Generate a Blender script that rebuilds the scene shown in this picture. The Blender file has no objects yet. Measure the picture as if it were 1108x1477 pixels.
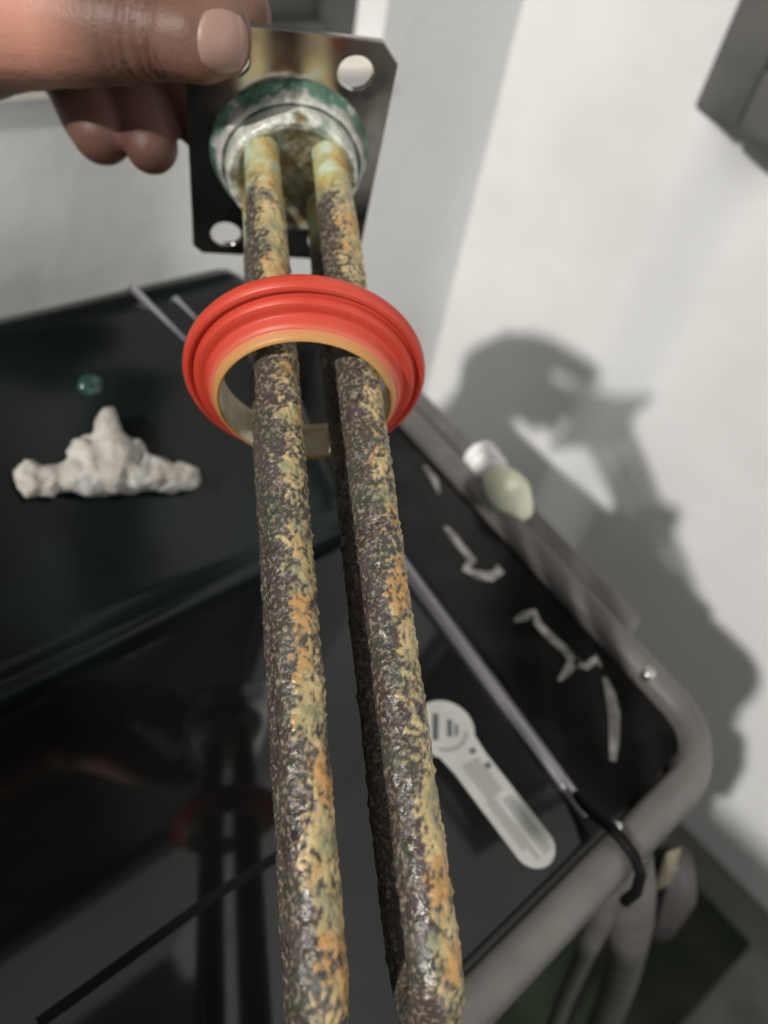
import bpy, bmesh, math, random
from mathutils import Vector, Matrix, noise
from mathutils.bvhtree import BVHTree
random.seed(7)
S = bpy.context.scene
COL = S.collection

# ------------------------------------------------------------------ camera
H = 0.625                                   # camera height above the floor
FPX = 1080.0; CX, CY = 554.0, 738.5        # focal length and centre in photo pixels
RGT = Vector((0.97437006, 0.15906442, 0.15906442))
UPV = Vector((-0.22495105, 0.68898368, 0.68898368))
FWD = Vector((0.0, 0.70710678, -0.70710678))
CAM = Vector((0, 0, H))
cd = bpy.data.cameras.new('camera'); cam = bpy.data.objects.new('camera', cd); COL.objects.link(cam)
cam.matrix_world = Matrix((( RGT.x, UPV.x, -FWD.x, CAM.x), (RGT.y, UPV.y, -FWD.y, CAM.y),
                           (RGT.z, UPV.z, -FWD.z, CAM.z), (0, 0, 0, 1)))
cd.sensor_fit = 'VERTICAL'; cd.sensor_height = 36.0; cd.lens = 36.0 * FPX / 1477.0
cd.clip_start = 0.01; cd.clip_end = 50
cd.dof.use_dof = True; cd.dof.focus_distance = 0.132; cd.dof.aperture_fstop = 12.0
S.camera = cam

# ------------------------------------------------------------------ world, light, exposure
W = bpy.data.worlds.new('room_light'); S.world = W; W.use_nodes = True
bg = W.node_tree.nodes['Background']; bg.inputs[0].default_value = (0.97, 0.98, 1.0, 1); bg.inputs[1].default_value = 0.135
ld = bpy.data.lights.new('ceiling_lamp', 'POINT'); ld.energy = 545; ld.shadow_soft_size = 0.06; ld.color = (1.0, 0.975, 0.94)
lamp = bpy.data.objects.new('ceiling_lamp', ld); COL.objects.link(lamp)
lamp.location = CAM - 3.5 * (FWD * FPX + RGT * (1165 - CX) - UPV * (865 - CY)).normalized()
ad = bpy.data.lights.new('back_wall_fill', 'AREA'); ad.energy = 25; ad.shape = 'RECTANGLE'; ad.size = 0.6; ad.size_y = 1.2; ad.color = (0.98, 0.99, 1.0)  # unseen soft fill added to brighten the back wall
fill_light = bpy.data.objects.new('back_wall_fill', ad); COL.objects.link(fill_light); fill_light.location = (1.95, -2.63, 1.65)
fill_light.rotation_euler = (Vector((0.1, 0.4, 0.6)) - fill_light.location).to_track_quat('-Z', 'Y').to_euler()
S.view_settings.view_transform = 'Standard'; S.view_settings.look = 'None'
S.view_settings.gamma = 1; S.view_settings.use_curve_mapping = False; S.view_settings.exposure = 0.0

# ------------------------------------------------------------------ helpers
def cw(v):                                   # camera-space (x right, y down, z forward) -> world
    return CAM + RGT * v[0] - UPV * v[1] + FWD * v[2]
def cdir(v):
    return RGT * v[0] - UPV * v[1] + FWD * v[2]
def at(x, y, z):                             # photo pixel at a depth
    return cw(((x - CX) / FPX * z, (y - CY) / FPX * z, z))
def ray(x, y):
    return (FWD * FPX + RGT * (x - CX) - UPV * (y - CY)).normalized()
def on_z(x, y, z):                           # photo pixel on a horizontal plane
    d = ray(x, y); return CAM + d * ((z - H) / d.z)
def on_plane(x, y, p, n):
    d = ray(x, y); return CAM + d * ((p - CAM).dot(n) / d.dot(n))
def mesh_ob(name, verts, faces, mat, parent=None, smooth=False):
    me = bpy.data.meshes.new(name); me.from_pydata([tuple(v) for v in verts], [], faces); me.update()
    bm = bmesh.new(); bm.from_mesh(me); bmesh.ops.recalc_face_normals(bm, faces=bm.faces); bm.to_mesh(me); bm.free()
    if smooth:
        for p in me.polygons: p.use_smooth = True
    o = bpy.data.objects.new(name, me); COL.objects.link(o)
    if mat: me.materials.append(mat)
    if parent: attach(o, parent)
    return o
def attach(o, parent):
    o.parent = parent; o.matrix_parent_inverse = Matrix.Translation(-parent.location)
def empty(name, loc):
    o = bpy.data.objects.new(name, None); COL.objects.link(o); o.location = loc; o.empty_display_size = 0.01; return o
def tag(o, label=None, cat=None, group=None, kind=None):
    if label: o['label'] = label
    if cat: o['category'] = cat
    if group: o['group'] = group
    if kind: o['kind'] = kind
    return o
class MB:
    def __init__(s): s.v = []; s.f = []
    def add(s, vs, fs):
        b = len(s.v); s.v += [Vector(v) for v in vs]; s.f += [tuple(i + b for i in f) for f in fs]; return s
    def box(s, o, ax, ay, az):               # corner o and three edge vectors
        o = Vector(o); ax = Vector(ax); ay = Vector(ay); az = Vector(az)
        return s.add([o, o+ax, o+ax+ay, o+ay, o+az, o+ax+az, o+ax+ay+az, o+ay+az],
                     [(0,3,2,1),(4,5,6,7),(0,1,5,4),(1,2,6,5),(2,3,7,6),(3,0,4,7)])
    def tube(s, pts, radii, n=16, caps=True, up=None):
        pts = [Vector(p) for p in pts]; m = len(pts)
        if not hasattr(radii, '__len__'): radii = [radii] * m
        b = len(s.v); prev = None
        for i, p in enumerate(pts):
            t = (pts[min(i+1, m-1)] - pts[max(i-1, 0)]).normalized()
            if prev is None:
                ref = Vector(up) if up else (Vector((0,0,1)) if abs(t.z) < .9 else Vector((1,0,0)))
                u = (ref - t * ref.dot(t)).normalized()
            else: u = (prev - t * prev.dot(t)).normalized()
            prev = u; w = t.cross(u)
            for k in range(n):
                a = 2 * math.pi * k / n
                s.v.append(p + (u * math.cos(a) + w * math.sin(a)) * radii[i])
        for i in range(m - 1):
            for k in range(n):
                s.f.append((b+i*n+k, b+i*n+(k+1)%n, b+(i+1)*n+(k+1)%n, b+(i+1)*n+k))
        if caps:
            s.f.append(tuple(b + k for k in range(n))[::-1]); s.f.append(tuple(b + (m-1)*n + k for k in range(n)))
        return s
    def ball(s, c, r, n=16, mm=10):
        c = Vector(c); pts = []; rr = []
        b = len(s.v)
        s.v.append(c + Vector((0,0,r)))
        for i in range(1, mm):
            th = math.pi * i / mm
            for k in range(n):
                a = 2*math.pi*k/n; s.v.append(c + Vector((math.sin(th)*math.cos(a), math.sin(th)*math.sin(a), math.cos(th))) * r)
        s.v.append(c - Vector((0,0,r))); e = len(s.v) - 1
        for k in range(n): s.f.append((b, b+1+k, b+1+(k+1)%n)); s.f.append((e, e-n+(k+1)%n, e-n+k))
        for i in range(mm-2):
            for k in range(n):
                s.f.append((b+1+i*n+k, b+1+(i+1)*n+k, b+1+(i+1)*n+(k+1)%n, b+1+i*n+(k+1)%n))
        return s
    def chain(s, js, n=20):                  # rounded tapering limb through joints (point, radius)
        for (p, r) in js: s.ball(p, r, n, 12)
        for (p, r), (q, t) in zip(js, js[1:]):
            s.tube([Vector(p), Vector(q)], [r, t], n)
        return s
    def lathe(s, prof, c, ax, u, n=64, closed=False):
        c = Vector(c); w = ax.cross(u); b = len(s.v); m = len(prof)
        for (r, h) in prof:
            for k in range(n):
                a = 2*math.pi*k/n; s.v.append(c + ax*h + (u*math.cos(a) + w*math.sin(a))*r)
        for i in range(m if closed else m-1):
            j = (i+1) % m
            for k in range(n): s.f.append((b+i*n+k, b+i*n+(k+1)%n, b+j*n+(k+1)%n, b+j*n+k))
        return s
    def prism(s, poly, dz):                  # polygon points and extrusion vector
        poly = [Vector(p) for p in poly]; dz = Vector(dz); n = len(poly); b = len(s.v)
        s.v += poly + [p + dz for p in poly]
        s.f.append(tuple(range(b, b+n))[::-1]); s.f.append(tuple(range(b+n, b+2*n)))
        for k in range(n): s.f.append((b+k, b+(k+1)%n, b+n+(k+1)%n, b+n+k))
        return s
    def build(s, name, mat, parent=None, smooth=False): return mesh_ob(name, s.v, s.f, mat, parent, smooth)
def bevel(o, w, seg=3):
    m = o.modifiers.new('bevel', 'BEVEL'); m.width = w; m.segments = seg; m.limit_method = 'ANGLE'; m.angle_limit = 0.6
    for p in o.data.polygons: p.use_smooth = True
    return o
def remesh_points(mb, voxel, smooth_it):
    me = bpy.data.meshes.new('tmp'); me.from_pydata([tuple(v) for v in mb.v], [], mb.f); me.update()
    o = bpy.data.objects.new('tmp', me); COL.objects.link(o)
    m = o.modifiers.new('r', 'REMESH'); m.mode = 'VOXEL'; m.voxel_size = voxel
    if smooth_it:
        m = o.modifiers.new('s', 'SMOOTH'); m.factor = 0.5; m.iterations = smooth_it
    dg = bpy.context.evaluated_depsgraph_get(); dg.update()
    res = bpy.data.meshes.new_from_object(o.evaluated_get(dg))
    bpy.data.objects.remove(o); bpy.data.meshes.remove(me)
    return res
NOFF = Vector((0, 0, 0.69 - H))
def fbm(p, f, o=3):
    return noise.fractal((p + NOFF) * f, 1.0, 2.0, o)

# ------------------------------------------------------------------ materials
def mat(name, col=(.5,.5,.5), rough=.5, metal=0., spec=.5, coat=0., sss=0.):
    m = bpy.data.materials.new(name); m.use_nodes = True
    b = m.node_tree.nodes['Principled BSDF']
    b.inputs['Base Color'].default_value = (*col, 1); b.inputs['Roughness'].default_value = rough
    b.inputs['Metallic'].default_value = metal; b.inputs['Specular IOR Level'].default_value = spec
    b.inputs['Coat Weight'].default_value = coat
    if sss:
        b.inputs['Subsurface Weight'].default_value = sss; b.inputs['Subsurface Radius'].default_value = (1, .35, .2)
        b.inputs['Subsurface Scale'].default_value = 0.003
    return m
def nd(m, t, **kw):
    n = m.node_tree.nodes.new(t)
    for k, v in kw.items():
        if k in ('operation', 'blend_type', 'data_type', 'attribute_name', 'noise_dimensions', 'feature', 'mode'): setattr(n, k, v)
        else: n.inputs[k].default_value = v
    return n
def lk(m, a, b): m.node_tree.links.new(a, b)
def bsdf(m): return m.node_tree.nodes['Principled BSDF']
def coords(m): return nd(m, 'ShaderNodeTexCoord').outputs['Object']
def noise_n(m, scale, detail=3, vec=None, rough=.5):
    n = nd(m, 'ShaderNodeTexNoise'); n.inputs['Scale'].default_value = scale; n.inputs['Detail'].default_value = detail
    n.inputs['Roughness'].default_value = rough
    lk(m, vec if vec is not None else coords(m), n.inputs['Vector']); return n.outputs['Fac']
def ramp(m, fac, stops):
    r = nd(m, 'ShaderNodeValToRGB'); e = r.color_ramp.elements
    while len(e) < len(stops): e.new(.5)
    for el, (p, c) in zip(e, stops): el.position = p; el.color = (*c, 1) if len(c) == 3 else c
    lk(m, fac, r.inputs['Fac']); return r.outputs['Color']
def mixc(m, fac, a, b, blend='MIX'):
    n = m.node_tree.nodes.new('ShaderNodeMix'); n.data_type = 'RGBA'; n.blend_type = blend
    if isinstance(fac, float): n.inputs['Factor'].default_value = fac
    else: lk(m, fac, n.inputs['Factor'])
    for s, x in ((6, a), (7, b)):
        if isinstance(x, tuple): n.inputs[s].default_value = (*x, 1)
        else: lk(m, x, n.inputs[s])
    return n.outputs[2]
def bump(m, h, dist, strength=1.):
    n = nd(m, 'ShaderNodeBump'); n.inputs['Distance'].default_value = dist; n.inputs['Strength'].default_value = strength
    lk(m, h, n.inputs['Height']); lk(m, n.outputs['Normal'], bsdf(m).inputs['Normal'])
def attr(m, name):
    n = nd(m, 'ShaderNodeAttribute'); n.attribute_name = name; return n.outputs['Fac']
def noisy(m, scale, c0, c1, lo=.35, hi=.65, detail=4):
    lk(m, ramp(m, noise_n(m, scale, detail), [(lo, c0), (hi, c1)]), bsdf(m).inputs['Base Color']); return m

M_wall = mat('white_plaster', rough=.85, spec=.2)
noisy(M_wall, 9, (.70,.695,.675), (.78,.775,.755)); bump(M_wall, noise_n(M_wall, 60, 5), .0012, .5)
M_wallb = mat('grey_white_plaster', rough=.85, spec=.2)
noisy(M_wallb, 7, (.76,.755,.74), (.84,.835,.815)); bump(M_wallb, noise_n(M_wallb, 60, 5), .0012, .5)
M_floor = mat('grey_concrete', rough=.8, spec=.2); noisy(M_floor, 25, (.10,.098,.088), (.15,.145,.13)); bump(M_floor, noise_n(M_floor, 200, 4), .001)
M_patch = mat('dark_green_floor', rough=.7, spec=.15); noisy(M_patch, 30, (.010,.016,.008), (.020,.026,.014))
M_sill = mat('cream_sill', rough=.7); noisy(M_sill, 40, (.72,.68,.58), (.85,.82,.74))
M_pane = mat('dark_window_pane', rough=.3, spec=.4); noisy(M_pane, 18, (.035,.033,.030), (.10,.095,.09))
M_box = mat('grey_painted_metal', rough=.35, metal=.3); noisy(M_box, 30, (.12,.12,.11), (.17,.165,.15))
M_boxd = mat('dark_panel', rough=.25, spec=.4); noisy(M_boxd, 25, (.05,.055,.05), (.09,.092,.085))
M_blk = mat('black_gloss', (.004,.005,.005), .06, spec=.42)
M_con = mat('black_console', rough=.2, spec=.24); noisy(M_con, 14, (.003,.005,.0045), (.006,.011,.0095))
M_deck = mat('black_deck', rough=.14, spec=.17); noisy(M_deck, 45, (.004,.004,.004), (.016,.016,.015), .45, .8)
M_rim = mat('grey_plastic_rim', rough=.38, spec=.45); noisy(M_rim, 50, (.10,.094,.087), (.135,.126,.116))
M_body = mat('dark_grey_body', (.05,.05,.048), .5)
M_trim = mat('dark_metal_trim', (.32,.31,.34), .24, metal=.9)
M_streak = mat('pale_grey_streak', rough=.5); noisy(M_streak, 160, (.10,.095,.09), (.30,.29,.27))
M_stick = mat('off_white_sticker', rough=.5); noisy(M_stick, 90, (.36,.36,.33), (.42,.42,.39))
M_print = mat('grey_print', (.22,.22,.21), .6)
M_printd = mat('dark_print', (.07,.075,.075), .6)
M_tissue = mat('white_tissue', rough=.9, spec=.1); noisy(M_tissue, 130, (.40,.37,.33), (.52,.50,.46)); bump(M_tissue, noise_n(M_tissue, 420, 5), .0006)
M_ptfe = mat('white_tape', rough=.5); noisy(M_ptfe, 300, (.74,.73,.70), (.90,.89,.87)); bump(M_ptfe, noise_n(M_ptfe, 500, 3), .0006)
M_lime = mat('pale_yellow_green_plastic', (.84,.86,.66), .45, sss=.2)
M_hose = mat('grey_hose', rough=.5); noisy(M_hose, 60, (.085,.08,.074), (.12,.113,.105))
M_strap = mat('black_strap', (.003,.003,.003), .6, spec=.15)
M_tagp = mat('beige_tag', (.21,.18,.125), .6)
M_brkt = mat('dark_bracket', (.045,.04,.04), .5)
M_steel = mat('shiny_metal', (.6,.6,.58), .25, metal=1.)
M_green = mat('dark_green_dome', (.02,.06,.05), .12, spec=.6)

# skin
M_skin = mat('skin', rough=.5, spec=.35, sss=.12)
_c = coords(M_skin)
_a = ramp(M_skin, noise_n(M_skin, 70, 4, _c), [(.3, (.135,.068,.046)), (.7, (.19,.100,.070))])
_b = mixc(M_skin, attr(M_skin, 'finger_shade'), _a, (.074,.030,.026))  # darkens the fingers: their shade is painted into the skin colour
_b = mixc(M_skin, attr(M_skin, 'pale'), _b, (.52,.25,.18))  # lightens the heel of the hand: its lit bulge painted into the colour
_b = mixc(M_skin, attr(M_skin, 'crease'), _b, (.065,.030,.022))
lk(M_skin, _b, bsdf(M_skin).inputs['Base Color'])
bump(M_skin, noise_n(M_skin, 900, 3, _c), .0003, .5)
M_nail = mat('nail', (.31,.19,.15), .42, spec=.35, sss=.1)

M_shirt = mat('grey_shirt', rough=.9, spec=.1); noisy(M_shirt, 40, (.10,.11,.13), (.14,.15,.17))

# metal plate with stains
M_plate = mat('stained_steel', metal=1., rough=.22)
lk(M_plate, ramp(M_plate, noise_n(M_plate, 60, 4), [(.3, (.48,.45,.42)), (.7, (.66,.61,.56))]), bsdf(M_plate).inputs['Base Color'])
lk(M_plate, ramp(M_plate, noise_n(M_plate, 120, 4), [(.3, (.10,)*3), (.7, (.22,)*3)]), bsdf(M_plate).inputs['Roughness'])
# corroded collar
M_collar = mat('corroded_collar', rough=.3, metal=.25)
_c = coords(M_collar)
_h = attr(M_collar, 'zone')
_base = ramp(M_collar, _h, [(.0, (.05,.11,.075)), (.22, (.10,.20,.145)), (.32, (.40,.40,.37)), (.55, (.58,.55,.50)), (.8, (.76,.79,.70)), (1., (.17,.13,.055))])
_grn = ramp(M_collar, noise_n(M_collar, 190, 4, _c), [(.54, (0,0,0)), (.68, (.8,.8,.8))])
_base = mixc(M_collar, _grn, _base, (.26,.36,.29))
lk(M_collar, _base, bsdf(M_collar).inputs['Base Color'])
bump(M_collar, noise_n(M_collar, 420, 4, _c), .0012, .8)
# crusty tubes
M_rod = mat('scaled_heating_tube', rough=.3, spec=.5)
_c = coords(M_rod)
_g = attr(M_rod, 'grain'); _dep = attr(M_rod, 'deposit'); _al = attr(M_rod, 'along'); _or = attr(M_rod, 'orange')
_dark = ramp(M_rod, noise_n(M_rod, 130, 4, _c), [(.3, (.026,.020,.017)), (.45, (.062,.045,.040)), (.58, (.042,.046,.033)), (.7, (.085,.066,.054))])
_spk = ramp(M_rod, noise_n(M_rod, 1100, 3, _c, .6), [(.52, (0,0,0)), (.62, (1,1,1))])
_dark = mixc(M_rod, _spk, _dark, (.20,.165,.125))
_cream = ramp(M_rod, noise_n(M_rod, 210, 3, _c), [(.32, (.22,.22,.13)), (.5, (.42,.32,.145)), (.66, (.52,.41,.21))])
_cream = mixc(M_rod, _or, _cream, (.44,.235,.075))
_mx = mixc(M_rod, _dep, _dark, _cream)
_clean = ramp(M_rod, noise_n(M_rod, 120, 3, _c), [(.35, (.40,.26,.07)), (.48, (.42,.40,.19)), (.6, (.44,.52,.40))])
_mx = mixc(M_rod, _al, _mx, _clean)
lk(M_rod, _mx, bsdf(M_rod).inputs['Base Color'])
lk(M_rod, ramp(M_rod, noise_n(M_rod, 300, 2, _c), [(.35, (.16,)*3), (.65, (.55,)*3)]), bsdf(M_rod).inputs['Roughness'])
bump(M_rod, noise_n(M_rod, 1500, 3, _c), .0003, .7)
# gasket
M_red = mat('red_rubber', rough=.42, spec=.45); noisy(M_red, 60, (.49,.046,.025), (.57,.060,.033))
M_orange = mat('faded_orange_rubber', rough=.45, spec=.4)
lk(M_orange, ramp(M_orange, attr(M_orange, 'fade'), [(0., (.53,.055,.032)), (.5, (.60,.15,.085)), (.75, (.52,.22,.08)), (1., (.47,.25,.075))]), bsdf(M_orange).inputs['Base Color'])
M_cream = mat('scale_stained_rubber', rough=.5); noisy(M_cream, 180, (.80,.62,.30), (.95,.90,.70), .35, .6)

# ------------------------------------------------------------------ walls and floor
YAW = math.radians(42)
WA = Vector((math.sin(YAW), math.cos(YAW), 0)); WB = Vector((math.cos(YAW), -math.sin(YAW), 0))   # along back wall (to corner), along right wall (to viewer)
UP = Vector((0, 0, 1))
LIDZ = H - 0.215
K = on_z(687, 276, LIDZ); K.z = 0           # foot of the room corner
NB = WB.copy(); NR = -WA                     # wall normals into the room
RH = 2.6
mesh_ob('floor', [K + WA*.1 - WB*.1, K - WA*3.5 - WB*.1, K - WA*3.5 + WB*3.5, K + WA*.1 + WB*3.5] +
        [v - UP*.05 for v in (K + WA*.1 - WB*.1, K - WA*3.5 - WB*.1, K - WA*3.5 + WB*3.5, K + WA*.1 + WB*3.5)],
        [(0,1,2,3),(7,6,5,4),(0,4,5,1),(1,5,6,2),(2,6,7,3),(3,7,4,0)], M_floor)['kind'] = 'structure'
def rw0(px, py): return (on_plane(px, py, K, NR) - K).dot(WB)
ws = rw0(970, 360)                          # where the plaster steps back
STEP = .034
prof_w = [(-.1, 0)] + [(ws + .048*(k/24 - .5), -STEP*(.5 - .5*math.cos(math.pi*k/24))) for k in range(25)] + [(3.5, -STEP), (3.5, -.15), (-.1, -.15)]
wr_ = MB().prism([K + WB*a + NR*d for a, d in prof_w], UP*RH).build('wall_right', M_wall); wr_['kind'] = 'structure'
def bw(px, py):                              # photo pixel on the back wall -> (distance left of the corner, height)
    p = on_plane(px, py, K, NB); return (K - p).dot(WA), p.z
s0, _ = bw(556, 30); _, z0 = bw(545, 52); sL, zL = bw(0, 143); z0 = zL
s1, z1 = s0 + .95, z0 + .8
wb = MB()
def wpiece(a, b, lo, hi): wb.box(K - WA*a - WB*.12 + UP*lo, -WA*(b-a), WB*.12, UP*(hi-lo))
wpiece(-.1, s0, 0, RH); wpiece(s1, 3.5, 0, RH); wpiece(s0, s1, 0, z0); wpiece(s0, s1, z1, RH)
wb.build('wall_back', M_wallb)['kind'] = 'structure'
win = empty('window_1', K - WA*s0 - WB*.05 + UP*z0); win['kind'] = 'structure'
MB().box(K - WA*s0 - WB*.1 + UP*z0, -WA*(s1-s0), WB*.103, UP*.004).build('window_sill', M_sill, win)
fr = MB()
for (a, b, lo, hi) in ((s0, s0+.02, z0+.004, z1), (s1-.02, s1, z0+.004, z1), (s0+.02, s1-.02, z0+.004, z0+.018), (s0+.02, s1-.02, z1-.02, z1), (s0+.42, s0+.45, z0+.018, z1-.02)):
    fr.box(K - WA*a - WB*.045 + UP*lo, -WA*(b-a), WB*.02, UP*(hi-lo))
bevel(fr.build('window_frame', M_boxd, win), .002)
MB().box(K - WA*(s0+.02) - WB*.040 + UP*(z0+.018), -WA*(s1-s0-.04), WB*.006, UP*(z1-z0-.038)).build('window_pane', M_pane, win)

# dark green ground patch at the foot of the right wall
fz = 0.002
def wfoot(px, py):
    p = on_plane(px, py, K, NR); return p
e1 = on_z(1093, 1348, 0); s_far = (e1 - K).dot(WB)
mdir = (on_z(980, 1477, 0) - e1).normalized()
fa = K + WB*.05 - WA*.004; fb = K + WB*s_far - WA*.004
MB().prism([p + UP*.0005 for p in (fa, fb, fb + mdir*1.0, fb + mdir*1.0 - WB*.8, fa - WA*.8)], UP*.004).build('floor_patch', M_patch)
tag(bpy.data.objects['floor_patch'], 'dark green patch on the floor below the black machine and white wall', 'mat')

# grey metal box on the right wall
def rw(px, py):
    q = K - NR*STEP + NR*.034; p = on_plane(px, py, q, NR); return (p - K).dot(WB), p.z
bs, bz = rw(993, 158)
KB = K - NR*STEP
mb_ = empty('wall_box', KB + WB*bs + UP*bz + NR*.0)
bevel(MB().box(KB + WB*bs + UP*bz, WB*.26, NR*.026, UP*.34).build('housing', M_box, mb_), .005)
fr = MB()
for (a, b, lo, hi) in ((.0, .03, 0, .34), (.23, .26, 0, .34), (.03, .23, 0, .03), (.03, .23, .31, .34)):
    fr.box(KB + WB*(bs+a) + UP*(bz+lo) + NR*.026, WB*(b-a), NR*.008, UP*(hi-lo))
bevel(fr.build('cover_frame', M_box, mb_), .003)
MB().box(KB + WB*(bs+.03) + UP*(bz+.03) + NR*.026, WB*.2, NR*.003, UP*.28).build('cover_panel', M_boxd, mb_)
tag(mb_, 'dark grey metal box mounted high on the white right wall', 'wall box')

# ------------------------------------------------------------------ black washing machine
AZ = math.radians(41); BZ = math.radians(-42.5)
MA = Vector((math.sin(AZ), math.cos(AZ), 0)); MBk = Vector((math.sin(BZ), math.cos(BZ), 0))
O = on_z(1013, 1072, LIDZ)                    # inner corner of the rim, front right
def P(u, v, h=0): return O - MA*u + MBk*v + UP*h
def uv(px, py, h=0):                         # photo pixel on the lid plane -> machine coordinates
    p = on_z(px, py, LIDZ + h) - O
    det = (-MA.x)*MBk.y - (-MA.y)*MBk.x
    return ((p.x*MBk.y - p.y*MBk.x)/det, (-MA.x*p.y + MA.y*p.x)/det)
UL, VB = 0.46, 0.27
wm = empty('washing_machine', P(.2, .12, -LIDZ))
tag(wm, 'black glossy washing machine with grey rim standing in the room corner', 'washing machine')
bevel(MB().prism([P(-.010, -.010, -LIDZ + .02), P(UL, -.010, -LIDZ + .02), P(UL, VB + .008, -LIDZ + .02), P(-.010, VB + .008, -LIDZ + .02)], UP*(LIDZ - .035)).build('body', M_body, wm), .008)
def foot(u, v): MB().tube([P(u, v, -LIDZ), P(u, v, -LIDZ + .022)], .018, 20).build('foot', M_strap, wm)
for u in (.03, UL-.04):
    for v in (.03, VB-.03): foot(u, v)
# rim: a profile swept along the front, round the corner and up the right side
path = []; R0 = .016
path += [(UL, 0.), (.3, 0.), (.2, 0.), (.1, 0.)]
cor = []
for k in range(13):
    a = math.pi/2 * k / 12
    cor.append((R0 - R0*math.sin(a), R0 - R0*math.cos(a), math.sin(a), math.cos(a)))
rpts = [(u, v, 0., 1.) for u, v in path] + cor + [(0., v, 1., 0.) for v in (.06, .12, .18, VB)]
prof = [(-.001,-.016), (-.001,.0005), (0.,.0022), (.0018,.0036), (.0045,.0042), (.0068,.0038), (.0088,.0022), (.0102,-.0005), (.011,-.004), (.0114,-.008), (.0114,-.017), (.003,-.017)]
mb = MB(); vs = []; n = len(prof)
for (u, v, nu, nv) in rpts:
    for (d, h) in prof: mb.v.append(P(u - nu*d, v - nv*d, h))
for i in range(len(rpts)-1):
    for k in range(n): mb.f.append((i*n+k, i*n+(k+1)%n, (i+1)*n+(k+1)%n, (i+1)*n+k))
mb.f.append(tuple(range(n))[::-1]); mb.f.append(tuple((len(rpts)-1)*n + k for k in range(n)))
mb.build('rim', M_rim, wm, True)
# outer ledge along the right side
bevel(MB().prism([P(-.0112, .045, -.016), P(-.0112, VB, -.016), P(-.028, VB, -.016), P(-.026, .045, -.016)], UP*.0125).build('side_ledge', M_rim, wm), .003)
# deck strip right of the lid
UR = 0.036
mb = MB().prism([P(UL, 0.002, -.016), P(R0*.2, R0*.2, -.016), P(0.002, R0, -.016), P(0.0, VB, -.016), P(UL, VB, -.016)], UP*.0135)
mb.build('deck', M_deck, wm)
# lid: black glass slab with a rounded edge
VC = .140                                    # where the console begins
le = [uv(590, 830), uv(680, 945), uv(765, 1065), uv(830, 1150), uv(872, 1212)]
l0 = le[0]; l1 = le[-1]
def ridge(v):                                # u of the lid's right edge
    t = (v - l1[1]) / (l0[1] - l1[1]); return l1[0] + (l0[0]-l1[0])*t
lid = MB().prism([P(UL-.004, .0035, -.0025), P(ridge(.0035)+.002, .0035, -.0025), P(ridge(VC)+.002, VC, -.0025), P(UL-.004, VC, -.0025)], UP*.0027)
bevel(lid.build('lid', M_blk, wm), .0008)
tp = [P(ridge(v), v, .0004) for v in [VC*1.0, .12, .10, .08, .06, .04, .02, .008]]
MB().tube(tp, [.0030, .0030, .0030, .0030, .0029, .0027, .0025, .0022], 16).build('lid_trim', M_trim, wm, True)
# strap that hooks over the front rim
sp_ = [P(ridge(.016), .016, .001), P(ridge(.008)-.0003, .008, .003), P(ridge(.004)-.0008, .003, .0052), P(ridge(0)-.001, -.003, .0064), P(ridge(0)-.0012, -.008, .0058), P(ridge(0)-.0015, -.0125, .002), P(ridge(0)-.0015, -.0152, -.006), P(ridge(0)-.0015, -.0152, -.015)]
MB().tube(sp_, .0017, 12).build('lid_cord', M_strap, wm, True)
MB().ball(P(ridge(0)-.004, .0005, .0042), .0016, 12, 8).build('cord_pin', M_steel, wm, True)
# thin dark bar across the lid
g0 = uv(55, 1477); g1 = uv(310, 1292); g2 = uv(450, 1205)
mb = MB()
for a, b in ((g0, g1), (g1, g2)):
    pa, pb = P(*a, .0001), P(*b, .0001); t = (pb-pa).normalized(); w = t.cross(UP)*.0013
    mb.prism([pa-w, pb-w, pb+w, pa+w], UP*.0005)
mb.build('lid_bar', M_strap, wm)
# console: sloping rear panel
cprof = [(VC-.0015, -.003), (VC-.0015, .0035), (VC, .0052), (VC+.004, .0058), (VC+.009, .0056), (VC+.012, .0075), (VC+.025, .0165), (VC+.045, .032), (VC+.065, .0475), (VC+.081, .060), (VC+.086, .0628), (VC+.092, .0632), (VC+.1, .061), (VC+.115, .05), (VC+.127, .02), (VC+.128, -.003)]
us = [UL-.004, .38, .30, .22, .15, .10, .07]; UE = .055
mb = MB(); n = len(cprof); rows = []
for u in us: rows.append([P(u, v, h) for v, h in cprof])
for k in range(1, 6):                        # rounded right end
    a = math.pi/2*k/5; f_ = 1 - (1-math.cos(a))*.35
    rows.append([P(UE + .015*(1-math.sin(a)), VC+.06+(v-VC-.06)*(1-(1-f_)*.15), max(-.003, h*f_)) for v, h in cprof])
for r in rows: mb.v += r
for i in range(len(rows)-1):
    for k in range(n-1): mb.f.append((i*n+k, i*n+k+1, (i+1)*n+k+1, (i+1)*n+k))
mb.f.append(tuple(range(n))); mb.f.append(tuple((len(rows)-1)*n+k for k in range(n))[::-1])
mb.build('console', M_con, wm, True)
def cpt(px, py, off=0.0):                    # photo pixel on the console slope
    a = P(.2, VC+.012, .0075); b = P(.2, VC+.081, .060); nn = MA.cross(b-a).normalized()
    if nn.z < 0: nn = -nn
    return on_plane(px, py, a, nn) + nn*off, nn
for (a, b, wd) in (((186, 411), (268, 492), .0016), ((250, 428), (292, 470), .0012)):  # slim bars shaped as the light streaks reflected in the console
    (pa, nn), (pb, _) = cpt(*a), cpt(*b); t = (pb-pa).normalized(); w = t.cross(nn)*wd
    bevel(MB().prism([pa-w-nn*.001, pb-w*.5-nn*.001, pb+w*.5-nn*.001, pa+w-nn*.001], nn*.0016).build('console_streak', M_trim, wm), .0005)
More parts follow.
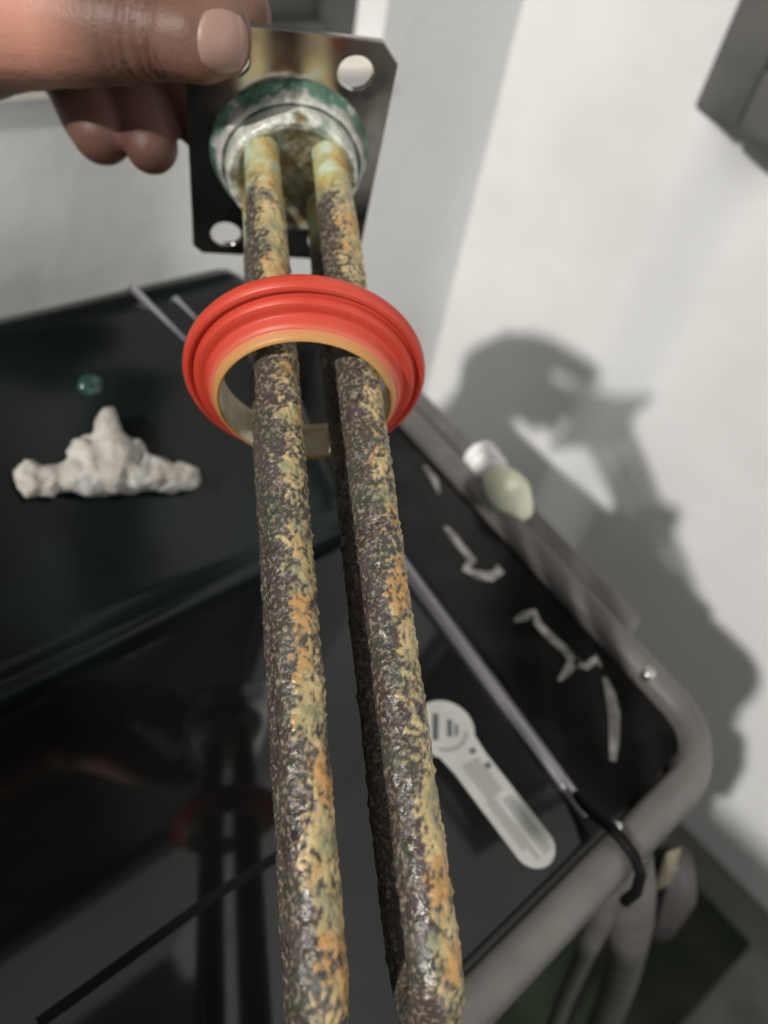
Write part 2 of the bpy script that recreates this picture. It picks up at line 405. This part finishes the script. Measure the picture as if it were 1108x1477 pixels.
# small dome added so the console shows the lamp's reflected spot
bp, nn = cpt(131, 556, 0); uu = MA
MB().lathe([(.0042, -.001), (.0040, .0006), (.0032, .0014), (.0017, .0020), (.0001, .0022)], bp, nn, uu, 24).build('glint_dome', M_green, wm, True)
# sticker on the lid
s0_, s1_ = uv(640, 1052), uv(769, 1220)
A0 = P(*s0_, .0003); A1 = P(*s1_, .0003); T = (A1-A0).normalized(); Wd = T.cross(UP)
e_ = lambda px, py: on_z(px, py, LIDZ)
rh = (e_(640, 1011) - e_(640, 1052)).length * .98; rp = abs((e_(800, 1222) - A1).dot(Wd))*.5 + .5*rh*.76
poly = []; L = (A1-A0).length
for k in range(25):
    a = math.pi*0.5 + math.pi*k/24
    poly.append(A1 + (T*-math.cos(a) + Wd*math.sin(a))*rp) if False else None
poly = []
for k in range(21):
    a = -math.pi/2 + math.pi*k/20; poly.append(A1 + (T*math.cos(a) + Wd*math.sin(a))*rp)
a0 = math.asin(min(.99, rp/rh)) + .1
poly.append(A0 + T*(rh*1.35) + Wd*rp)
for k in range(29):
    a = a0 + (2*math.pi - 2*a0)*k/28; poly.append(A0 + (T*math.cos(a) + Wd*math.sin(a))*rh)
poly.append(A0 + T*(rh*1.35) - Wd*rp)
st = MB().prism(poly, UP*.0002).build('sticker', M_stick, wm); st['label'] = 'off-white keyhole-shaped label with grey print'
def bars(lst, m, z):
    b = MB()
    for (t0, t1, w0, w1) in lst:
        q = A0 + UP*z
        b.prism([q+T*t0+Wd*w0, q+T*t1+Wd*w0, q+T*t1+Wd*w1, q+T*t0+Wd*w1], UP*.00005)
    return b.build('printed_text', m, st)
lst = []
t = rh*1.30
while t < L + rp*.45:
    f = (t - rh*1.3)/(L + rp*.45 - rh*1.3)
    if f < .38: lst.append((t, t+.0007, -rp*.50, rp*.50))
    else:
        lst.append((t, t+.0007, rp*.10, rp*.62 if f < .9 else rp*.35)); lst.append((t, t+.0007, -rp*.66, -rp*.12) if f > .45 else (t, t+.0007, -rp*.05, -rp*.01))
    t += .00105
bars(lst, M_print, .00022)
arc = MB()
for k in range(14):
    a = -.9 + 1.8*k/14; b_ = -.9 + 1.8*(k+1)/14
    q = A0 + UP*.00022
    arc.prism([q+(T*math.cos(x)+Wd*math.sin(x))*r for x, r in ((a, rh*.78), (b_, rh*.78), (b_, rh*.66), (a, rh*.66))], UP*.00005)
arc.build('printed_arc', M_print, st)
# dark upright marks in the head, following the machine depth direction
Ym = -(e_(640, 1075) - e_(640, 1035)).normalized(); Xm = Ym.cross(UP)
b = MB(); q = A0 + UP*.00022
for (x, w, y0, y1) in ((-.28, .10, -.45, .5), (.18, .08, -.25, .35), (.40, .05, -.2, .2)):
    b.prism([q + Xm*rh*(x-w) + Ym*rh*y0, q + Xm*rh*(x+w) + Ym*rh*y0, q + Xm*rh*(x+w) + Ym*rh*y1, q + Xm*rh*(x-w) + Ym*rh*y1], UP*.00005)
for (px, py) in ((682, 1083), (704, 1104)):
    c = on_z(px, py, LIDZ + .00055)
    b.prism([c + T*.0009 + Wd*.0011, c - T*.0009 + Wd*.0011, c - T*.0009 - Wd*.0011, c + T*.0009 - Wd*.0011], UP*.00005)
b.build('printed_mark', M_printd, st)
# pale grey streaks on the deck strip
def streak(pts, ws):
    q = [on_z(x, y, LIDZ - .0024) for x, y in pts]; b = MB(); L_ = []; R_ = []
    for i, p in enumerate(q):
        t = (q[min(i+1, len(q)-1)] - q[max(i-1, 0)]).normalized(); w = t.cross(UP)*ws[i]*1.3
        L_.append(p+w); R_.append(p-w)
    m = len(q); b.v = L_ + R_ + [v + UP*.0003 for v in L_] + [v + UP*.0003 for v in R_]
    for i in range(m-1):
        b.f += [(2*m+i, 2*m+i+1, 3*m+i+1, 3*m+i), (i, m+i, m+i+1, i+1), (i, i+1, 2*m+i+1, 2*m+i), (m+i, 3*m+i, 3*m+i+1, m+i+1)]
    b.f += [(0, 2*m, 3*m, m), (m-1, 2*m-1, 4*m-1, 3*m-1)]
    return b.build('deck_streak', M_streak, wm)
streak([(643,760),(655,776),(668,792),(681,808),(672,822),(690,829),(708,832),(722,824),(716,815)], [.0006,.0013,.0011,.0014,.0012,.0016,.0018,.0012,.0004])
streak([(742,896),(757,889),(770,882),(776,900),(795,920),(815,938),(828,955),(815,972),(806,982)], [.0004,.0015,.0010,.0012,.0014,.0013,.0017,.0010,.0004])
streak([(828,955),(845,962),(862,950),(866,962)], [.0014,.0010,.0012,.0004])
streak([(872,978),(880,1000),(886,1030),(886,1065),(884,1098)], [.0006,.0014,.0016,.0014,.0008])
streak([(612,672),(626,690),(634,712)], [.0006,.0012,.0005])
# little shiny bead on the outer rim, standing for a droplet
c = on_z(936, 971, LIDZ + .003)
MB().lathe([(.0024,-.004), (.0024,.0008), (.0018,.0014), (.0001,.0016)], c, UP, MA, 20).build('rim_bead', M_steel, wm, True)

# ------------------------------------------------------------------ things around the machine
# white tape-wrapped stub with pale green tip on the side ledge
zt = LIDZ - .0035
def stub_pt(px, py, r): p = on_z(px, py, zt + r); return p
p0, p1, p2, p3, p4 = stub_pt(690, 654, .008), stub_pt(714, 686, .008), stub_pt(722, 698, .0085), stub_pt(742, 722, .0095), stub_pt(760, 746, .005)
plug = empty('pipe_plug', Vector((p2.x, p2.y, zt)))
tag(plug, 'white taped stub with pale yellow-green tip lying on grey rim by the wall', 'plug')
b = MB(); pts = []; rr = []
for i in range(25):
    f = i/24; pts.append(p0.lerp(p1, f)); rr.append(.0066 + .0012*(.5 + .5*math.sin(f*19)) + .0003*math.sin(i*2.3))
b.tube(pts, rr, 20).build('taped_end', M_ptfe, plug, True)
MB().tube([p1, p1.lerp(p2,.5), p2, p2.lerp(p3,.35), p2.lerp(p3,.7), p3, p3.lerp(p4,.5), p4], [.006,.0072,.0084,.0092,.0092,.0082,.0060,.0032], 20).build('tip', M_lime, plug, True)
# hose and cable hanging under the front rim
def hang(pts, r, name, m, lab, cat, n=14):
    q = [on_z(x, y, z) for x, y, z in pts]
    t = []                                   # smooth the path
    for i in range(len(q)-1):
        a, b_, c, d = q[max(i-1,0)], q[i], q[i+1], q[min(i+2,len(q)-1)]
        for k in range(8):
            s = k/8; t.append(.5*((2*b_) + (c-a)*s + (2*a-5*b_+4*c-d)*s*s + (3*b_-a-3*c+d)*s**3))
    t.append(q[-1]); o = MB().tube(t, r, n).build(name, m, None, True); tag(o, lab, cat); return o
z_ = LIDZ
hang([(903,1228,z_-.030),(911,1300,z_-.06),(906,1360,z_-.14),(888,1430,z_-.22),(850,1520,z_-.31),(790,1640,z_-.41),(720,1760,.012)], .0085, 'drain_hose', M_hose, 'thick grey hose hanging down below the corner of the grey rim', 'hose')
hang([(880,1250,z_-.030),(874,1312,z_-.06),(846,1372,z_-.13),(814,1442,z_-.2),(780,1530,z_-.28),(700,1680,z_-.38),(640,1790,.006)], .0042, 'power_cable', M_hose, 'thin grey cable hanging beside the thick hose under the rim', 'cable')
# beige tag on a dark valve fixed to the wall below the corner
zb = on_plane(948, 1300, K, NR)
dk = on_z(945, 1238, z_-.05)
br = empty('drain_clip', on_z(950, 1290, z_-.10))
tag(br, 'small beige clip on a dark bracket below the grey rim corner', 'clip')
q0 = on_z(966, 1228, z_-.055); q1 = on_z(950, 1282, z_-.075); dq = q1-q0
tq = dq.normalized().cross(UP).normalized()
bevel(MB().box(q0 - tq*.004, tq*.008, dq, UP*.006 + dq*.1).build('clip_plate', M_tagp, br), .002)
q2 = on_z(950, 1330, z_-.13)
MB().tube([on_z(976, 1236, z_-.062) , on_z(968, 1285, z_-.09), q2], [.006, .010, .008], 14).build('bracket', M_brkt, br, True)

# ------------------------------------------------------------------ crumpled tissue on the console
mb = MB(); _, nn = cpt(150, 690)
blobs = [(45,700,.005,.006),(34,690,.004,.0055),(40,676,.003,.007),(70,698,.0055,.006),(100,694,.006,.006),(130,692,.007,.006),(155,690,.0075,.007),(185,690,.007,.007),(215,692,.0065,.006),(240,695,.0055,.006),(262,692,.005,.006),
         (118,652,.0055,.006),(130,665,.006,.007),(150,655,.006,.008),(148,625,.0042,.009),(150,606,.0028,.010),(165,650,.005,.007),(190,648,.0032,.007),(165,672,.007,.007),(200,676,.006,.006),(225,683,.005,.006)]
for (x, y, r, h) in blobs: mb.ball(cpt(x, y, h*.75)[0], r, 14, 8)
for (x0,y0,x1,y1,r) in ((118,652,150,655,.004),(150,606,150,655,.0035),(165,650,190,648,.003),(40,676,45,700,.0035),(130,660,160,690,.005),(215,692,262,692,.0045),(70,698,130,692,.0045)):
    mb.tube([cpt(x0,y0,.005)[0], cpt(x1,y1,.005)[0]], r, 12)
me = remesh_points(mb, .0011, 3)
nrm = [v.normal.copy() for v in me.vertices]
for v, vn in zip(me.vertices, nrm):
    p = v.co.copy(); d = fbm(p, 130, 4)*.0016 - abs(noise.noise((p + NOFF)*210))*.0017
    v.co = p + vn*d
me.materials.append(M_tissue)
for p in me.polygons: p.use_smooth = True
ti = bpy.data.objects.new('tissue', me); COL.objects.link(ti)
tag(ti, 'crumpled white tissue lying on the black machine panel', 'tissue')

# ------------------------------------------------------------------ heating element
P0 = Vector((-0.02495, -0.09494, 0.2)); AX = Vector((0.1205253, 0.8833337, -0.4529848))
UU = Vector((0.97502837, -0.01959501, 0.22121416)); VV = Vector((0.18652968, -0.46833494, -0.86363711))
c0 = cw(P0); ax = cdir(AX).normalized(); uu = cdir(UU).normalized(); vv = cdir(VV).normalized()
def hp(u, v, a): return c0 + uu*u + vv*v + ax*a
he = empty('heating_element', c0)
tag(he, 'scale-crusted tubular heating element with square steel flange held in the hand', 'heating element')
# flange plate: chamfered outline with four bolt holes
pw, ph, cu, cv_ = .0252, .0340, -.0012, -.0014; ch = .0045; th = .0016
outl = [(pw-ch, ph), (pw, ph-ch*1.1), (pw, -ph+ch*.6), (pw-ch*.6, -ph), (-pw+ch*.6, -ph), (-pw, -ph+ch*.6), (-pw, ph-ch), (-pw+ch, ph)]
def plate_uv(px, py):
    d = ray(px, py); p = CAM + d*((c0-CAM).dot(ax)/d.dot(ax)) - c0; return p.dot(uu), p.dot(vv)
h1 = plate_uv(513, 106); h2 = plate_uv(326, 338)
holes = [h1, h2, (h2[0]+.001, h1[1]), (h1[0]-.002, h2[1])]; hr = .0043
bm = bmesh.new()
def loop(pts, a):
    vs = [bm.verts.new(hp(u, v, a)) for u, v in pts]
    return vs, [bm.edges.new((vs[i], vs[(i+1) % len(vs)])) for i in range(len(vs))]
rings = [[(u+cu, v+cv_) for u, v in outl]] + [[(x+hr*math.cos(2*math.pi*k/32), y+hr*math.sin(2*math.pi*k/32)) for k in range(32)] for x, y in holes]
fv = []
for a in (0, -th):
    es = []; lv = []
    for r in rings:
        v_, e_2 = loop(r, a); es += e_2; lv.append(v_)
    bmesh.ops.triangle_fill(bm, edges=es, use_beauty=True); fv.append(lv)
for A_, B_ in zip(*fv):
    for i in range(len(A_)):
        j = (i+1) % len(A_); bm.faces.new((A_[i], A_[j], B_[j], B_[i]))
bmesh.ops.recalc_face_normals(bm, faces=bm.faces)
me = bpy.data.meshes.new('flange_plate'); bm.to_mesh(me); bm.free(); me.materials.append(M_plate)
pl = bpy.data.objects.new('flange_plate', me); COL.objects.link(pl); attach(pl, he)
m = pl.modifiers.new('bevel', 'BEVEL'); m.width = .0003; m.segments = 2; m.limit_method = 'ANGLE'; m.angle_limit = .8
# collar with corrosion
cprof = [(.0212, -.0002, 0), (.0208, .0006, .05), (.0202, .0012, .12), (.0196, .0017, .2), (.0193, .0032, .34), (.0190, .0046, .5), (.0183, .0052, .58), (.0177, .0048, .25), (.0174, .0046, .1), (.0172, .0052, .6), (.0171, .0080, .72), (.0168, .0094, .8), (.0160, .0100, .84), (.0148, .0098, .88), (.0135, .0088, .97), (.009, .0082, 1.), (.0001, .0080, 1.)]
b = MB(); cc = hp(0, .0004, 0)
fine = []
for (p, q) in zip(cprof, cprof[1:]):
    for k in range(4): fine.append(tuple(p[i] + (q[i]-p[i])*k/4 for i in range(3)))
fine.append(cprof[-1]); NL = 120
b.lathe([(r, h) for r, h, z in fine], cc, ax, uu, NL)
zs = [z for r, h, z in fine for k in range(NL)]
co = b.build('collar', M_collar, he, True)
at_ = co.data.attributes.new('zone', 'FLOAT', 'POINT')
for i, z in enumerate(zs):
    q = co.data.vertices[i].co
    at_.data[i].value = max(0., min(1., z + (fbm(q, 150, 4)*.30 + fbm(q, 420, 2)*.14)*(1. if z < .86 else .35)))
for i, v in enumerate(co.data.vertices):
    z = zs[i]; am = .0006 if z < .3 else (.0007 if z > .7 else .0002)
    d = fbm(v.co, 260, 3)*am; v.co = v.co + ax*d
# two hairpin tubes with lime scale
TR = .0046; SP = .0171/2; DV = .0159/2; TEND = .186
def tube_path(sx):
    pts = []
    n = 540
    for i in range(n+1): pts.append((sx*SP, DV, .004 + (TEND-.004)*i/n, 0))
    for i in range(1, 66): a = math.pi*i/66; pts.append((sx*SP, DV*math.cos(a), TEND + DV*math.sin(a), 1))
    for i in range(n+1): pts.append((sx*SP, -DV, TEND - (TEND-.004)*i/n, 2))
    return pts
NT = 84
for sx in (-1, 1):
    pts = tube_path(sx); mpt = len(pts); V_ = []; F_ = []; gr = []; dp = []; al = []; orr = []
    for i, (u, v, a, leg) in enumerate(pts):
        c = hp(u, v, a)
        q0, q1 = pts[max(i-1, 0)], pts[min(i+1, mpt-1)]
        t = (hp(*q1[:3]) - hp(*q0[:3])).normalized(); s = uu; w = t.cross(s)   # w points to +/-v
        cl = min(1., max(0., (.036 - a)/.016)) 
        for k in range(NT):
            th_ = 2*math.pi*k/NT; dr = s*math.cos(th_) + w*math.sin(th_)
            p = c + dr*TR
            n1 = noise.noise((p + NOFF)*620); n2 = noise.noise((p + NOFF)*1350 + Vector((7,3,1))); n3 = fbm(p, 190, 2)
            crust = 1 - cl
            g = max(0., n1)*.00050 + max(0., n2 - .05)*.00045 + n3*.00022
            rr = TR - .0007*max(0., a-.02)/.166 - .0003 + .0004*crust + g*(.25 + .75*crust)*.8
            V_.append(c + dr*rr)
            gr.append(g*1000)
            # deposits: more on the outer right flank facing up
            side = dr.dot(uu)*.60 + dr.dot(vv)*.80
            dn = fbm(p + Vector((1.7*sx,0,0)), 130, 3)*.55 + n1*.55 + n2*.75 - .10
            near = max(0., min(1., (.075 - a)/.03))
            low = max(0., min(1., (a - .125)/.03))
            d = (side - .70)*1.25 + dn + .40*near*(1 if leg != 2 else .6) + .14*low
            if leg == 2: d -= .25
            dp.append(max(0., min(1., d*2.6)))
            al.append(max(0., min(1., cl*1.6 - .55 + fbm(p, 170, 3)*.7 + n1*.2)) if a < .06 else 0.)
            o_ = fbm(p*1.0 + Vector((.5, .2*sx, .1)), 110, 3) + (side-.75)*.35 + n2*.3
            orr.append(max(0., min(.85, (o_ - .22)*4)))
        if i:
            for k in range(NT): F_.append(((i-1)*NT+k, (i-1)*NT+(k+1)%NT, i*NT+(k+1)%NT, i*NT+k))
    F_.append(tuple(range(NT))[::-1]); F_.append(tuple((mpt-1)*NT+k for k in range(NT)))
    o = mesh_ob('heating_tube', V_, F_, M_rod, he, True)
    for nm, arr in (('grain', gr), ('deposit', dp), ('along', al), ('orange', orr)):
        o.data.attributes.new(nm, 'FLOAT', 'POINT').data.foreach_set('value', arr)

# ------------------------------------------------------------------ orange-red gasket ring round the tubes
GT = .0725
gc = hp(-.0012, -.0010, GT)
gax = (ax + uu*(-.10) + vv*.10).normalized()
gu = (uu - gax*uu.dot(gax)).normalized()
gk = empty('gasket_ring', gc)
tag(gk, 'stepped red rubber gasket ring with worn orange inner lip around the tubes', 'gasket')
def lathe_ob(name, prof, m, attrs=None):
    fine = []
    for p, q in zip(prof, prof[1:]):
        for k in range(3): fine.append((p[0]+(q[0]-p[0])*k/3, p[1]+(q[1]-p[1])*k/3))
    fine.append(prof[-1])
    b = MB().lathe(fine, gc, gax, gu, 128); o = b.build(name, m, gk, True)
    if attrs:
        vals = []
        for p, q in zip(attrs, attrs[1:]): vals += [p + (q-p)*k/3 for k in range(3)]
        vals.append(attrs[-1])
        o.data.attributes.new(attrs_name, 'FLOAT', 'POINT').data.foreach_set('value', [x for x in vals for _ in range(128)])
    return o
attrs_name = 'fade'
outer = [(.0200, -.0024), (.0252, -.0024), (.0263, -.0020), (.0268, -.0009), (.0268, .0006), (.0263, .0016), (.0254, .0019), (.0249, .0014), (.0246, .0011), (.0243, .0014), (.0242, .0026), (.0238, .0034), (.0230, .0037), (.0218, .0038)]
lathe_ob('outer_flange', outer, M_red)
inner = [(.0218, .0038), (.0214, .0040), (.0211, .0048), (.0208, .0060), (.0203, .0066), (.0200, .0067), (.0198, .0072), (.0193, .0084), (.0187, .0088), (.0183, .0084)]
lathe_ob('inner_lip', inner, M_orange, [0, 0, .05, .12, .4, .5, .8, .9, 1., 1.])
sleeve = [(.0183, .0084), (.0181, .0070), (.0182, .0030), (.0186, -.001), (.0192, -.0022), (.0200, -.0024)]
sl = lathe_ob('inner_sleeve', sleeve, M_cream); sl['label'] = 'cream scale-stained inner wall'

# ------------------------------------------------------------------ the hand
hand = MB()
def J(x, y, z, r): return (at(x, y, z), r)
thumb = [J(306,46,.1655,.0076), J(278,56,.166,.0088), J(225,48,.168,.0097), J(165,44,.170,.0112), J(95,34,.174,.0135), J(20,10,.183,.0160)]
hand.chain(thumb); hand.chain([J(306,46,.1655,.0076), J(316,60,.166,.0074), J(290,66,.166,.0078)]); hand.ball(at(318, 42, .166), .0070)
index = [J(345,24,.1845,.0080), J(300,0,.186,.0084), J(190,-60,.192,.0086), J(60,-60,.205,.0098)]
hand.chain(index)
pinky = [J(148,192,.203,.0082), J(132,162,.205,.0088), J(112,118,.210,.0090), J(70,55,.214,.0105)]
ring_ = [J(219,212,.200,.0070), J(208,178,.203,.0078), J(190,128,.208,.0086), J(140,50,.213,.0100)]
mid = [J(292,180,.206,.0070), J(268,150,.207,.0080), J(236,98,.209,.0086), J(180,30,.212,.0100)]
for c in (pinky, ring_, mid): hand.chain(c)
# palm, heel of the hand, wrist and forearm
hand.chain([J(170,-15,.205,.0130), J(95,10,.203,.0160), J(10,8,.203,.0180), J(-90,8,.204,.0215)])
hand.chain([J(95,34,.174,.0135), J(30,20,.180,.0165), J(-60,8,.186,.0215), J(-140,22,.188,.0225)])
hand.chain([J(60,-60,.205,.0098), J(-20,-20,.205,.0165), J(-90,0,.204,.0200), J(-150,22,.194,.0200)])
wr = at(-150, 24, .192); elb = CAM + Vector((-.36, -.01, -.03))
hand.chain([(wr, .0225), (wr.lerp(elb, .2), .024), (wr.lerp(elb, .5), .033), (wr.lerp(elb, .62), .035)], 24)
hm = remesh_points(hand, .0010, 8)
# creases across the thumb joint
tI = at(232, 48, .168); tN = at(278, 56, .166); tdir = (tN - at(165,44,.170)).normalized()
finger_shade = []; crs = []; pale = []
nrm = [v.normal.copy() for v in hm.vertices]
for v, vn in zip(hm.vertices, nrm):
    p = v.co.copy(); r_ = p - tI; s = r_.dot(tdir); d = (r_ - tdir*s).length
    c = 0.
    if d < .016 and vn.dot(FWD) < .3:
        for (o_, dep, wdt) in ((-.0062, .0006, .0006), (-.0040, .0010, .0007), (-.0008, .0008, .0006), (.0016, .0011, .0007), (.0036, .0006, .0006), (-.0088, .0004, .0006)):
            oo = s - o_ + fbm(p, 120, 2)*.0007
            g = math.exp(-(oo/wdt)**2); c = max(c, g*dep/.0011); v.co = v.co - vn*g*dep*.75
    crs.append(c*.55)
    px_shade = 0.
    for ch_ in (pinky, ring_, mid):
        dd = min((p - j[0]).length for j in ch_[:3]); px_shade = max(px_shade, max(0., 1 - dd/.018))
    pale.append(max(0., min(1., 1.6*(1 - (p - at(-8, 45, .166)).length/.024))))
    finger_shade.append(min(1., px_shade))
hm.attributes.new('finger_shade', 'FLOAT', 'POINT').data.foreach_set('value', finger_shade)
hm.attributes.new('pale', 'FLOAT', 'POINT').data.foreach_set('value', pale)
hm.attributes.new('crease', 'FLOAT', 'POINT').data.foreach_set('value', crs)
hm.materials.append(M_skin)
for p in hm.polygons: p.use_smooth = True
ho = bpy.data.objects.new('person', hm); COL.objects.link(ho)
tag(ho, 'person reaching in with a bare left hand pinching the steel flange', 'person')
# the person's shirt: torso and both sleeves unseen behind the viewpoint, placed for their shadow
C_ = lambda x, y, z: CAM + Vector((x, y, z))
sh = MB()
sh.chain([(wr.lerp(elb, .5), .037), (wr.lerp(elb, .75), .042), (elb, .044), (C_(-.23, -.25, .02), .050), (C_(-.14, -.40, .06), .062)], 20)
sh.chain([(C_(-.14, -.40, .06), .062), (C_(-.04, -.47, .10), .075), (C_(.10, -.44, .07), .062), (C_(.24, -.27, -.20), .048), (C_(.17, -.14, -.13), .040)], 20)
for dx in (-.08, 0, .08): sh.chain([(C_(-.04+dx, -.47, .05), .085), (C_(-.04+dx, -.47, -.25), .082), (C_(-.04+dx, -.47, -.45), .085)], 20)
sm = remesh_points(sh, .007, 6); sm.materials.append(M_shirt)
for p in sm.polygons: p.use_smooth = True
tr = MB()  # unseen legs added to darken the low part of the wall
for dx in (-.09, .09): tr.chain([(C_(-.04+dx, -.47, -.38), .082), (Vector((-.04+dx, -.46, .10)), .070), (Vector((-.04+dx, -.46, .05)), .07), (Vector((-.04+dx, -.40, .045)), .045)], 20)
tm = remesh_points(tr, .008, 4); tm.materials.append(M_body)
for p in tm.polygons: p.use_smooth = True
to = bpy.data.objects.new('trousers', tm); COL.objects.link(to); to.parent = ho
so = bpy.data.objects.new('shirt', sm); COL.objects.link(so); so.parent = ho
# thumbnail laid on the thumb
dg = bpy.context.evaluated_depsgraph_get(); dg.update()
bvh = BVHTree.FromPolygons([v.co.copy() for v in hm.vertices], [tuple(p.vertices) for p in hm.polygons])
nc = at(321, 60, .158); nN = -ray(321, 60)
nT = (at(345, 64, .160) - at(297, 56, .160)).normalized(); nT = (nT - nN*nT.dot(nN)).normalized(); nS = nN.cross(nT)
NU, NV = 22, 22; grid = []
for i in range(NU):
    for j in range(NV):
        x = -1 + 2*i/(NU-1); y = -1 + 2*j/(NV-1)
        sx_ = x*math.sqrt(max(0, 1 - .45*y*y)); sy_ = y*math.sqrt(max(0, 1 - .42*x*x))
        p = nc + nT*sx_*.0055 + nS*sy_*.0062 + nN*.02
        hit = bvh.ray_cast(p, -nN)
        q = hit[0] if hit[0] else p - nN*.02
        rad = max(abs(x), abs(y)); lift = .0006*(1 - rad**6) + (.0004 if x > .8 else 0) - .0001
        grid.append((q, lift))
vs = [q + nN*l for q, l in grid]; nv = len(vs)
vs2 = vs + [q - nN*.0006 for q, l in grid]; fs = []
for i in range(NU-1):
    for j in range(NV-1):
        a = i*NV+j; fs.append((a, a+1, a+NV+1, a+NV)); fs.append((nv+a, nv+a+NV, nv+a+NV+1, nv+a+1))
for i in range(NU-1):
    for j in (0, NV-1): a = i*NV+j; fs.append((a, a+NV, nv+a+NV, nv+a))
for j in range(NV-1):
    for i in (0, NU-1): a = i*NV+j; fs.append((a, a+1, nv+a+1, nv+a))
nail = mesh_ob('thumbnail', vs2, fs, M_nail, None, True); nail.parent = ho
